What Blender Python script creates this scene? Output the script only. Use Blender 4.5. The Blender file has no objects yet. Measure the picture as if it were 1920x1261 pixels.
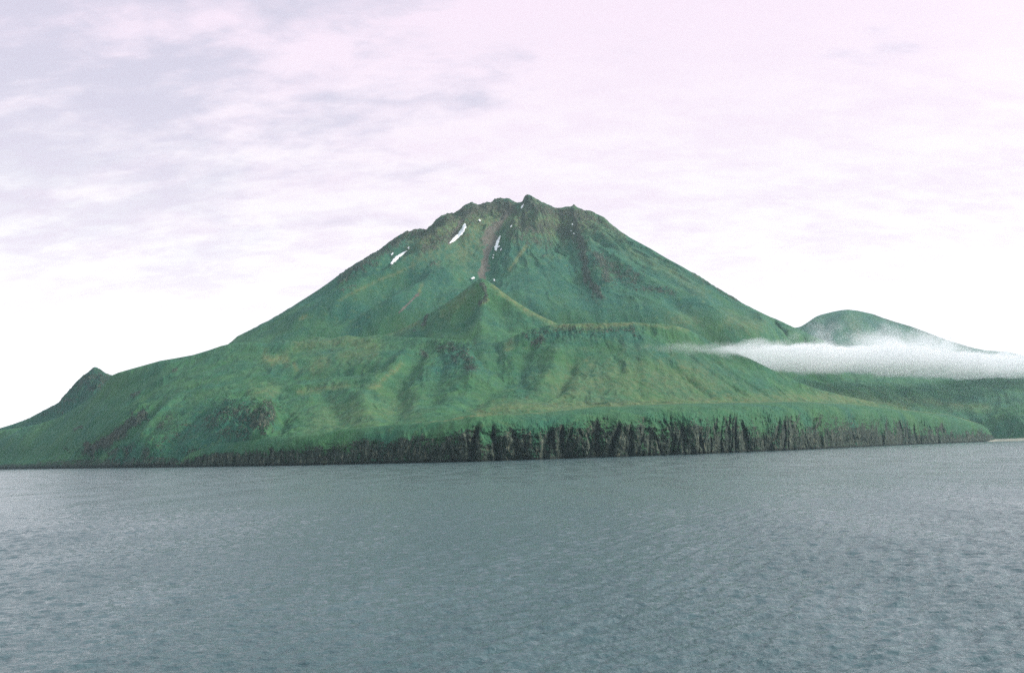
import bpy, math
import numpy as np
from mathutils import Matrix

# ------------------------------------------------------------------ camera
CAM_H = 15.0
F = 1867.0                       # focal length in photo pixels (photo 1920 x 1261)
ROLL = -0.028                    # the photo's horizon climbs to the right
PITCH = math.atan(214.0 / F)
scene = bpy.context.scene
COL = scene.collection
cam = bpy.data.cameras.new('camera')
cam.sensor_fit = 'HORIZONTAL'
cam.angle = 2 * math.atan(960 / F)
cam.clip_start = 1.0
cam.clip_end = 90000
scene.cycles.volume_bounces = 48
scene.cycles.max_bounces = 48
cam_o = bpy.data.objects.new('camera', cam)
COL.objects.link(cam_o)
CR = Matrix.Rotation(math.pi / 2 + PITCH, 4, 'X') @ Matrix.Rotation(ROLL, 4, 'Z')
cam_o.matrix_world = Matrix.Translation((0, 0, CAM_H)) @ CR
scene.camera = cam_o
scene.cycles.use_denoising = False
scene.cycles.denoiser = 'OPENIMAGEDENOISE'
scene.cycles.denoising_input_passes = 'RGB_ALBEDO_NORMAL'
scene.cycles.denoising_prefilter = 'ACCURATE'
scene.cycles.sample_clamp_direct = 2.5
scene.cycles.sample_clamp_indirect = 4.0

# ------------------------------------------------------------------ light
scene.view_settings.view_transform = 'Standard'
scene.view_settings.look = 'None'
scene.view_settings.exposure = 0.24
scene.view_settings.gamma = 1.0
SUN_EL, SUN_AZ = math.radians(33), math.radians(86)      # azimuth from +Y towards +X
sun = bpy.data.lights.new('sun', 'SUN')
sun.energy = 2.6
sun.angle = math.radians(8)
sun.color = (1.0, 0.95, 0.88)
sun_o = bpy.data.objects.new('sun', sun)
COL.objects.link(sun_o)
sun_o.rotation_euler = (math.pi / 2 - SUN_EL, 0, -SUN_AZ + math.pi)
sun_o.location = (0, 0, 3000)


class NT:
    """small helper round a node tree"""
    def __init__(self, tree):
        self.t = tree

    def n(self, kind, _props=None, **inputs):
        nd = self.t.nodes.new(kind)
        for k, v in (_props or {}).items():
            setattr(nd, k, v)
        for k, v in inputs.items():
            k = int(k[1:]) if k[0] == 'i' and k[1:].isdigit() else k.replace('_', ' ')
            if hasattr(v, 'is_linked') or isinstance(v, bpy.types.NodeSocket):
                self.t.links.new(v, nd.inputs[k])
            else:
                nd.inputs[k].default_value = v
        return nd

    def m(self, op, a, b=0.0, c=None, clamp=False):
        nd = self.t.nodes.new('ShaderNodeMath')
        nd.operation = op
        nd.use_clamp = clamp
        for i, v in enumerate((a, b, c)):
            if v is None:
                continue
            if isinstance(v, bpy.types.NodeSocket):
                self.t.links.new(v, nd.inputs[i])
            else:
                nd.inputs[i].default_value = v
        return nd.outputs[0]

    def ss(self, x, lo, hi):
        nd = self.t.nodes.new('ShaderNodeMapRange')
        nd.interpolation_type = 'SMOOTHSTEP'
        self.t.links.new(x, nd.inputs[0])
        nd.inputs[1].default_value = lo
        nd.inputs[2].default_value = hi
        return nd.outputs[0]

    def mix(self, f, a, b, mode='MIX'):
        nd = self.t.nodes.new('ShaderNodeMix')
        nd.data_type = 'RGBA'
        nd.blend_type = mode
        for s, v in ((nd.inputs[0], f), (nd.inputs[6], a), (nd.inputs[7], b)):
            if isinstance(v, bpy.types.NodeSocket):
                self.t.links.new(v, s)
            else:
                s.default_value = v if not isinstance(v, tuple) or len(v) == 4 else (*v, 1)
        return nd.outputs[2]

    def noise(self, vec, scale, detail=4.0, rough=0.5, dist=0.0):
        nd = self.n('ShaderNodeTexNoise', None, Vector=vec, Scale=scale, Detail=detail, Roughness=rough, Distortion=dist)
        return nd.outputs[0]

    def xf(self, vec, scale=(1, 1, 1), rot=(0, 0, 0), loc=(0, 0, 0)):
        nd = self.n('ShaderNodeMapping', None, Vector=vec)
        nd.inputs['Scale'].default_value = scale
        nd.inputs['Rotation'].default_value = rot
        nd.inputs['Location'].default_value = loc
        return nd.outputs[0]


world = bpy.data.worlds.new('World')
scene.world = world
world.use_nodes = True
wt = world.node_tree
wt.nodes.clear()
W = NT(wt)
sky = W.n('ShaderNodeTexSky', dict(sky_type='NISHITA', sun_disc=False, sun_elevation=SUN_EL, sun_rotation=SUN_AZ,
                                   altitude=10, air_density=1.0, dust_density=1.5))
skyc = W.mix(1.0, sky.outputs[0], (0.11, 0.11, 0.11), 'MULTIPLY')
tc = W.n('ShaderNodeTexCoord')
D = W.n('ShaderNodeVectorMath', dict(operation='NORMALIZE'), i0=tc.outputs['Generated']).outputs[0]
sep = W.n('ShaderNodeSeparateXYZ', None, i0=D)
dx, dy, dz = sep.outputs
zc = W.m('MAXIMUM', dz, 0.0)
den = W.m('ADD', zc, 0.34)
plane = W.n('ShaderNodeCombineXYZ', None, X=W.m('DIVIDE', dx, den), Y=W.m('DIVIDE', dy, den), Z=0.0).outputs[0]
# cloud deck: long soft rolls of altocumulus seen from below
roll = W.xf(plane, scale=(1.0, 1.9, 1), rot=(0, 0, math.radians(24)), loc=(8.7, 4.9, 0))
n_big = W.noise(roll, 4.2, 5, 0.52, 0.5)
n_mid = W.noise(W.xf(plane, scale=(1.0, 1.9, 1), rot=(0, 0, math.radians(-6)), loc=(9.3, 4.4, 2)), 7.0, 5, 0.55, 0.3)
n_fine = W.noise(W.xf(plane, scale=(1.0, 2.2, 1), rot=(0, 0, math.radians(8)), loc=(1.3, 7.4, 5)), 19.0, 4, 0.6, 0.2)
# the deck thins to blue towards the upper left of the view (west)
west = W.ss(W.m('ADD', W.m('MULTIPLY', dx, -1.0), W.m('MULTIPLY', dz, 0.55)), -0.02, 0.66)
mixn = W.m('ADD', W.m('ADD', W.m('MULTIPLY', n_big, 0.54), W.m('MULTIPLY', n_mid, 0.32)), W.m('MULTIPLY', n_fine, 0.14))
gap = W.ss(W.m('ADD', mixn, W.m('MULTIPLY', west, 0.26)), 0.585, 0.77)
gap = W.m('MULTIPLY', gap, W.ss(dz, 0.12, 0.36))
white = W.mix(W.ss(dz, 0.03, 0.25), (1.12, 1.08, 1.12, 1), (0.79, 0.75, 0.79, 1))    # the overcast is brightest low down
pink = (0.73, 0.61, 0.72, 1)
hi = W.ss(dz, 0.20, 0.43)
tex = W.ss(W.m('ADD', W.m('MULTIPLY', n_mid, 0.6), W.m('MULTIPLY', n_fine, 0.4)), 0.36, 0.64)
cl = W.mix(W.m('MULTIPLY', hi, 0.9), white, pink)
cl = W.mix(W.m('MULTIPLY', W.m('MULTIPLY', tex, 0.85), W.ss(dz, 0.04, 0.24)), cl, (0.725, 0.625, 0.72, 1))
blue = W.mix(0.10, (0.43, 0.44, 0.55, 1), skyc)
cl = W.mix(W.m('MULTIPLY', gap, 0.60), cl, blue)
# higher overhead (outside the frame) the deck is thin and grey-blue
over = W.ss(dz, 0.43, 0.66)
cl = W.mix(W.m('MULTIPLY', over, 0.9), cl, (0.42, 0.58, 0.64, 1))
# sky glow added round the sun, right of frame, to brighten land and fog
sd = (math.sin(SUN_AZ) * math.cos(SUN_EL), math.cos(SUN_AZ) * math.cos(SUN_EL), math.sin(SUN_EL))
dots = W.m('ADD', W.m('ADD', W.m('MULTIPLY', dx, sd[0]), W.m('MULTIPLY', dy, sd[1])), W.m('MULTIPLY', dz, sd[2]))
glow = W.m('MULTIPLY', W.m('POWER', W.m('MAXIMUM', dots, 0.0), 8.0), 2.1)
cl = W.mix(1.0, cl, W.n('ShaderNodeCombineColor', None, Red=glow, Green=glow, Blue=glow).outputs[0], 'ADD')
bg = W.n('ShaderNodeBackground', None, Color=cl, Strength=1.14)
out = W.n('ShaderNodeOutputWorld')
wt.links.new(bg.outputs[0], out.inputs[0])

# ------------------------------------------------------------------ numpy helpers
R3 = np.array(CR.to_3x3())


def unproj(u, v):
    """photo pixel -> (azimuth, tan elevation)"""
    u = np.asarray(u, float); v = np.asarray(v, float)
    d = np.stack([u - 960, -(v - 630.5), -F * np.ones_like(u)], -1) @ R3.T
    return np.arctan2(d[..., 0], d[..., 1]), d[..., 2] / np.hypot(d[..., 0], d[..., 1])


def proj(x, y, z):
    p = np.stack([x, y, z - CAM_H], -1) @ R3
    return 960 + F * p[..., 0] / -p[..., 2], 630.5 - F * p[..., 1] / -p[..., 2]


def _h(ix, iy, iz, s):
    h = (ix.astype(np.int64) * 374761393 + iy.astype(np.int64) * 668265263 + iz.astype(np.int64) * 2147483647 + s * 974634777)
    h = (h ^ (h >> 13)) * 1274126177
    h = h ^ (h >> 16)
    return (h & 0xFFFFF) / float(0xFFFFF)


def vnoise(x, y, z=None, seed=0):
    """gradient-like smooth value noise in -1..1"""
    if z is None:
        ix, iy = np.floor(x), np.floor(y)
        fx, fy = x - ix, y - iy
        ix, iy = ix.astype(np.int64), iy.astype(np.int64)

        def g(ax, ay):
            a = _h(ix + ax, iy + ay, ix * 0, seed) * 2 * np.pi
            return np.cos(a) * (fx - ax) + np.sin(a) * (fy - ay)
        ux = fx * fx * fx * (fx * (fx * 6 - 15) + 10)
        uy = fy * fy * fy * (fy * (fy * 6 - 15) + 10)
        a = g(0, 0) * (1 - ux) + g(1, 0) * ux
        b = g(0, 1) * (1 - ux) + g(1, 1) * ux
        return (a * (1 - uy) + b * uy) * 1.5


def fbm(x, y, o=5, seed=0, gain=0.5, lac=2.03):
    s, a, t = 0, 1.0, 0
    for i in range(o):
        s = s + a * vnoise(x + 17.3 * i, y - 9.1 * i, seed=seed + i)
        t += a; a *= gain; x = x * lac; y = y * lac
    return s / t


def ridged(x, y, o=5, seed=0, gain=0.5, lac=2.03):
    s, a, t = 0, 1.0, 0
    for i in range(o):
        s = s + a * (1 - 2 * np.abs(vnoise(x + 11.3 * i, y + 7.7 * i, seed=seed + i)))
        t += a; a *= gain; x = x * lac; y = y * lac
    return s / t


def sst(x, a, b):
    t = np.clip((x - a) / (b - a), 0, 1)
    return t * t * (3 - 2 * t)


def gsmooth(a, s):
    if s <= 0:
        return a
    k = np.arange(-int(3 * s), int(3 * s) + 1)
    w = np.exp(-0.5 * (k / s) ** 2); w /= w.sum()
    p = np.pad(a, (len(k) // 2, len(k) // 2), mode='edge')
    return np.convolve(p, w, 'valid')


def seg_dist(px, py, pts):
    """distance of points to a polyline, plus 0..1 position along it and signed side"""
    best = np.full(px.shape, 1e18); tt = np.zeros(px.shape); sd = np.zeros(px.shape)
    pts = np.array(pts, float)
    L = np.hypot(*(pts[1:] - pts[:-1]).T); C0 = np.concatenate([[0], np.cumsum(L)])
    for i in range(len(pts) - 1):
        a, b = pts[i], pts[i + 1]
        d = b - a
        t = np.clip(((px - a[0]) * d[0] + (py - a[1]) * d[1]) / (d @ d), 0, 1)
        ex, ey = px - a[0] - t * d[0], py - a[1] - t * d[1]
        dd = np.hypot(ex, ey)
        m = dd < best
        best = np.where(m, dd, best)
        tt = np.where(m, (C0[i] + t * L[i]) / C0[-1], tt)
        sd = np.where(m, np.sign(d[0] * ey - d[1] * ex), sd)
    return best, tt, sd


def grid_mesh(name, X, Y, Z, mat, attrs=None, thick=None):
    nr, nc = X.shape
    co = np.stack([X, Y, Z], -1).reshape(-1, 3).astype(np.float32)
    i = np.arange(nr * nc).reshape(nr, nc)
    q = np.stack([i[:-1, :-1], i[:-1, 1:], i[1:, 1:], i[1:, :-1]], -1).reshape(-1, 4)
    me = bpy.data.meshes.new(name)
    me.vertices.add(len(co)); me.vertices.foreach_set('co', co.ravel())
    me.loops.add(q.size); me.loops.foreach_set('vertex_index', q.ravel().astype(np.int32))
    me.polygons.add(len(q)); me.polygons.foreach_set('loop_start', (np.arange(len(q)) * 4).astype(np.int32))
    me.polygons.foreach_set('use_smooth', np.ones(len(q), bool))
    me.update(calc_edges=True)
    for an, arr in (attrs or {}).items():
        a = me.color_attributes.new(an, 'FLOAT_COLOR', 'POINT')
        a.data.foreach_set('color', arr.reshape(-1, 4).astype(np.float32).ravel())
    me.materials.append(mat)
    o = bpy.data.objects.new(name, me)
    COL.objects.link(o)
    return o


def tag(o, label, cat, group=None, kind=None):
    o['label'] = label
    o['category'] = cat
    if group: o['group'] = group
    if kind: o['kind'] = kind
    return o


# ------------------------------------------------------------------ terrain material
def terrain_material():
    m = bpy.data.materials.new('island_ground')
    m.use_nodes = True
    t = m.node_tree; t.nodes.clear(); N = NT(t)
    geo = N.n('ShaderNodeNewGeometry')
    P = geo.outputs['Position']
    A = N.n('ShaderNodeAttribute', dict(attribute_name='cover'))      # R rock, G dry grass, B scree
    B = N.n('ShaderNodeAttribute', dict(attribute_name='tone'))       # R lush..dull, G brightness, B red
    sa = N.n('ShaderNodeSeparateColor', None, Color=A.outputs[0])
    sb = N.n('ShaderNodeSeparateColor', None, Color=B.outputs[0])
    rock, dry, scree = sa.outputs
    dull, bri, red = sb.outputs
    n1 = N.noise(P, 0.012, 6, 0.6)
    n2 = N.noise(P, 0.06, 5, 0.65)
    n3 = N.noise(P, 0.30, 4, 0.6)
    lush = N.mix(N.ss(n1, 0.35, 0.66), (0.050, 0.166, 0.074, 1), (0.082, 0.206, 0.088, 1))
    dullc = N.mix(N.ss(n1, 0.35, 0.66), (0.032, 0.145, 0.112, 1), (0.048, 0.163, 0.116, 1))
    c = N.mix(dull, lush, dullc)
    c = N.mix(N.ss(n2, 0.50, 0.72), c, (0.098, 0.200, 0.098, 1))
    c = N.mix(N.m('MULTIPLY', N.ss(n3, 0.52, 0.70), 0.38), c, (0.030, 0.098, 0.052, 1))
    dr = N.mix(N.ss(n2, 0.35, 0.65), (0.205, 0.265, 0.108, 1), (0.230, 0.228, 0.120, 1))
    dmask = N.m('MULTIPLY', dry, N.ss(N.m('ADD', N.m('MULTIPLY', n2, 0.6), N.m('MULTIPLY', n3, 0.4)), 0.36, 0.56), clamp=True)
    c = N.mix(dmask, c, dr)
    # scree: pinkish grey rubble
    sc = N.mix(N.ss(n2, 0.3, 0.7), (0.140, 0.132, 0.126, 1), (0.215, 0.188, 0.168, 1))
    c = N.mix(N.ss(N.m('ADD', scree, N.m('MULTIPLY', N.m('SUBTRACT', n2, 0.5), 0.9)), 0.35, 0.75), c, sc)
    # bare rock with lichen and guano flecks, stretched down the fall line
    Ps = N.xf(P, scale=(1, 1, 0.35))
    r1 = N.noise(Ps, 0.045, 7, 0.70)
    r2 = N.noise(Ps, 0.22, 5, 0.62)
    rc = N.mix(N.ss(r1, 0.38, 0.64), (0.033, 0.050, 0.046, 1), (0.094, 0.126, 0.102, 1))
    rc = N.mix(N.ss(r2, 0.54, 0.70), rc, (0.310, 0.325, 0.255, 1))
    rc = N.mix(N.ss(r2, 0.44, 0.34), rc, (0.022, 0.030, 0.030, 1))
    rc = N.mix(N.m('MULTIPLY', red, 0.55), rc, (0.190, 0.130, 0.100, 1))
    rj = N.m('ADD', N.m('MULTIPLY', N.m('SUBTRACT', r2, 0.5), 1.9), N.m('MULTIPLY', N.m('SUBTRACT', r1, 0.5), 1.7))
    rm = N.ss(N.m('ADD', rock, N.m('MULTIPLY', rj, N.ss(rock, 0.02, 0.30))), 0.40, 0.62)
    c = N.mix(rm, c, rc)
    c = N.mix(1.0, c, (0.68, 0.665, 0.59, 1), 'MULTIPLY')
    c = N.mix(1.0, c, N.n('ShaderNodeCombineColor', None, Red=bri, Green=bri, Blue=bri).outputs[0], 'MULTIPLY')
    bh = N.m('ADD', N.m('MULTIPLY', r2, N.m('ADD', N.m('MULTIPLY', rm, 3.0), 0.7)), N.m('MULTIPLY', n3, 0.6))
    bump = N.n('ShaderNodeBump', None, Strength=0.9, Distance=2.2, Height=bh)
    p = N.n('ShaderNodeBsdfPrincipled', None, Base_Color=c, Roughness=0.95, Normal=bump.outputs[0])
    p.inputs['Specular IOR Level'].default_value = 0.15
    o = N.n('ShaderNodeOutputMaterial')
    t.links.new(p.outputs[0], o.inputs[0])
    return m


GROUND = terrain_material()

# ------------------------------------------------------------------ paint blobs
# (kind, value, half width px, [(u,v)...]) strokes of real ground cover; kinds: R rock  G dry grass  B scree
#  d dull green  b brightness  r red rock


def paint(u, v, strokes, base=(0, 0, 0), tone=(0, 1, 0)):
    sh = u.shape
    cov = np.zeros(sh + (4,)); cov[..., 0], cov[..., 1], cov[..., 2], cov[..., 3] = base[0], base[1], base[2], 1
    ton = np.zeros(sh + (4,)); ton[..., 0], ton[..., 1], ton[..., 2], ton[..., 3] = tone[0], tone[1], tone[2], 1
    wob = fbm(u / 14, v / 14, 4, seed=5)
    idx = dict(R=(cov, 0), G=(cov, 1), B=(cov, 2), d=(ton, 0), b=(ton, 1), r=(ton, 2))
    for k, val, w, pts in strokes:
        if len(pts) == 1:
            pts = [pts[0], (pts[0][0] + 1, pts[0][1] + 0.5)]
        p = np.array(pts, float)
        m = (u > p[:, 0].min() - 2.2 * w) & (u < p[:, 0].max() + 2.2 * w) & (v > p[:, 1].min() - 2.2 * w) & (v < p[:, 1].max() + 2.2 * w)
        if not m.any():
            continue
        d, _, _ = seg_dist(u[m], v[m], pts)
        f = np.exp(-np.clip(d / w * (1 + 1.1 * wob[m]), 0, 9) ** 1.8)
        a, ch = idx[k]
        if k == 'b':
            a[..., ch][m] = a[..., ch][m] * (1 + (val - 1) * f)
        else:
            a[..., ch][m] = a[..., ch][m] * (1 - f) + val * f if val < 0.05 else np.maximum(a[..., ch][m], val * f)
    return cov, ton


# ------------------------------------------------------------------ lofted terrain
def shore_v(u):
    return np.interp(u, [-200, 0, 350, 560, 900, 1300, 1500, 1700, 1860, 1920, 2100],
                     [881.5, 879.3, 875.2, 872, 864.8, 851.2, 842.6, 833.2, 827.2, 825.8, 821.5])


def shore_D(u):
    _, te = unproj(u, shore_v(u))
    return np.clip(-CAM_H / te, 500, 6500)


def rail_pts(pts, az, sm=0.0):
    """pts: (u, v, D); -> D(az), z(az)"""
    p = np.array(pts, float)
    a, te = unproj(p[:, 0], p[:, 1])
    Dd = np.interp(az, a, p[:, 2] / np.cos(a))          # listed distances are straight ahead, not slant
    Te = np.interp(az, a, te)
    if sm:
        Dd, Te = gsmooth(Dd, sm * 3), gsmooth(Te, sm)
    return Dd, CAM_H + Dd * Te


def pchip_rows(Ps, ns):
    """Ps: list of (n,) arrays, ns: samples in each gap -> rows"""
    K = len(Ps); P = np.array(Ps)
    dlt = P[1:] - P[:-1]
    m = np.zeros_like(P)
    m[0], m[-1] = dlt[0], dlt[-1]
    for k in range(1, K - 1):
        a, b = dlt[k - 1], dlt[k]
        hm = np.where(a * b > 0, 2 * a * b / (a + b + 1e-12 * np.sign(a + b + 1e-30)), 0)
        m[k] = hm
    rows = []
    for k in range(K - 1):
        for j in range(ns[k] + (k == K - 2)):
            t = j / ns[k]
            h00 = 2 * t ** 3 - 3 * t * t + 1; h10 = t ** 3 - 2 * t * t + t
            h01 = -2 * t ** 3 + 3 * t * t; h11 = t ** 3 - t * t
            rows.append(h00 * P[k] + h10 * m[k] + h01 * P[k + 1] + h11 * m[k + 1])
    return np.array(rows)


def loft(u0, u1, nc, rails, ns):
    ua = np.linspace(u0, u1, nc)
    az, _ = unproj(ua, np.full(nc, 780.0))
    Ds, Zs = [], []
    for r in rails:
        if callable(r):
            Dd, Zz = r(az, ua, Ds, Zs)
        else:
            Dd, Zz = rail_pts(r[0], az, r[1])
            if Ds:                                       # rails never cross
                D2 = np.maximum(Dd, Ds[-1] + 70)
                Zz = CAM_H + (Zz - CAM_H) / Dd * D2
                Dd = D2
        Ds.append(Dd); Zs.append(Zz)
    Dm = pchip_rows(Ds, ns); Zm = pchip_rows(Zs, ns)
    AZ = np.broadcast_to(az, Dm.shape)
    return AZ, Dm, Zm, Dm * np.sin(AZ), Dm * np.cos(AZ)


def crest_fix(AZ, Dm, Z, tgt_pts, width=(260, 60), it=8, sm=1.0, smk=4):
    """raise or lower the crest so that its skyline passes through the given points"""
    a, te = unproj(*np.array(tgt_pts, float)[:, :2].T)
    az = AZ[0]
    T = gsmooth(np.interp(az, a, te), sm)
    inside = (az >= a[0]) & (az <= a[-1])
    fade = sst(az, a[0] - 0.004, a[0]) * (1 - sst(az, a[-1], a[-1] + 0.004))
    for i in range(it):
        e = (Z - CAM_H) / Dm
        k = e.argmax(0)
        cur = e.max(0)
        Dk = Dm[k, np.arange(Dm.shape[1])]
        Dk = gsmooth(Dk, smk)
        dz = (T - cur) * Dk * fade
        w = width[0] if i < it // 3 else width[1]
        if i < it // 3:
            dz = gsmooth(dz, 8)
        Z = Z + dz * np.exp(-((Dm - Dk) / w) ** 2)
    return Z


def carve(X, Y, Z, AZ, Dm, strokes):
    """raise (+) or cut (-) along photo polylines that lie on this surface: (amp m, half width m, [(u,v)..])"""
    e = (Z - CAM_H) / Dm
    u, v = proj(X, Y, Z)
    for amp, w, pts in strokes:
        # world polyline: nearest surface vertex for each image point
        wp = []
        pts = np.array(pts, float)
        # densify
        dp = []
        for i in range(len(pts) - 1):
            n = max(2, int(np.hypot(*(pts[i + 1] - pts[i])) / 25) + 1)
            for t in np.linspace(0, 1, n, endpoint=False):
                dp.append(pts[i] * (1 - t) + pts[i + 1] * t)
        dp.append(pts[-1])
        for pu, pv in dp:
            dd = (u - pu) ** 2 + (v - pv) ** 2
            near = dd < max(dd.min() * 1.5, 6.0)
            k = np.unravel_index(np.where(near, Dm, 1e9).argmin(), dd.shape)
            wp.append((X[k], Y[k]))
        wp = np.array(wp)
        keep = [0]
        for i in range(1, len(wp)):
            if np.hypot(*(wp[i] - wp[keep[-1]])) > 3:
                keep.append(i)
        wp = wp[keep]
        if len(wp) < 2:
            continue
        m = (X > wp[:, 0].min() - 3 * w) & (X < wp[:, 0].max() + 3 * w) & (Y > wp[:, 1].min() - 3 * w) & (Y < wp[:, 1].max() + 3 * w)
        wob = 1 + 0.35 * fbm(X[m] / (w * 1.6), Y[m] / (w * 1.6), 3, seed=int(abs(amp) * 7 + w))
        d, t, s = seg_dist(X[m], Y[m], wp)
        endf = sst(t, -0.001, 0.12) * (1 - 0.8 * sst(t, 0.8, 1.001))
        Z[m] += amp * np.exp(-(d / w * wob) ** 2) * (0.25 + 0.75 * endf)
    return Z


SKY_MTN = [(300, 720), (365, 697), (405, 668), (425, 648), (445, 630), (500, 603), (550, 573), (600, 541), (650, 506), (675, 491), (700, 476), (708, 472),
           (730, 455), (752, 440), (762, 434), (768, 436), (778, 430.5), (800, 430), (808, 424), (818, 413), (826, 406), (838, 401.5),
           (850, 401), (860, 396), (868, 389), (876, 383), (884, 380), (892, 382), (900, 385), (912, 380), (920, 380.5), (928, 374),
           (940, 372), (956, 373), (962, 377), (968, 381), (979, 380), (982, 371), (986, 367), (990, 365.5), (995, 367), (1003, 372), (1015, 379),
           (1026, 383), (1035, 388), (1045, 392), (1054, 390), (1062, 388), (1071, 388), (1077, 384), (1082, 389), (1088, 391), (1096, 396), (1105, 395),
           (1120, 402), (1133, 408), (1146, 421), (1160, 431), (1172, 440), (1190, 450), (1220, 466), (1250, 484), (1280, 500), (1300, 512),
           (1328, 528), (1334, 535), (1350, 544), (1380, 561), (1400, 572), (1430, 587), (1460, 601), (1480, 609), (1500, 618), (1540, 636), (1600, 665), (1700, 715)]


def roughen(X, Y, Z, cov, amp=9.0, sc=28.0):
    """bare rock stands out of the turf in broken knobs"""
    return Z + cov[..., 0] * (ridged(X / sc, Y / (sc * 1.4), 5, seed=201, gain=0.62) * amp + fbm(X / 9, Y / 12, 3, seed=202) * amp * 0.35)


def mottle(s, d, X, Y, ton, k=1.0):
    """turf of differing growth: streaks down the fall line and patches"""
    st = fbm((s + 12 * fbm(X / 60, Y / 60, 3, 213)) / 13, d / 95, 4, seed=211, gain=0.6)
    pa = fbm(X / 48, Y / 60, 5, seed=212, gain=0.62)
    fine = fbm(X / 9, Y / 16, 3, seed=214)
    ton[..., 1] *= 1 + k * (0.28 * st + 0.19 * pa + 0.16 * fine)
    ton[..., 0] = np.clip(ton[..., 0] + 0.9 * fbm(X / 130, Y / 130, 4, seed=215), 0, 1)
    return ton


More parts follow.
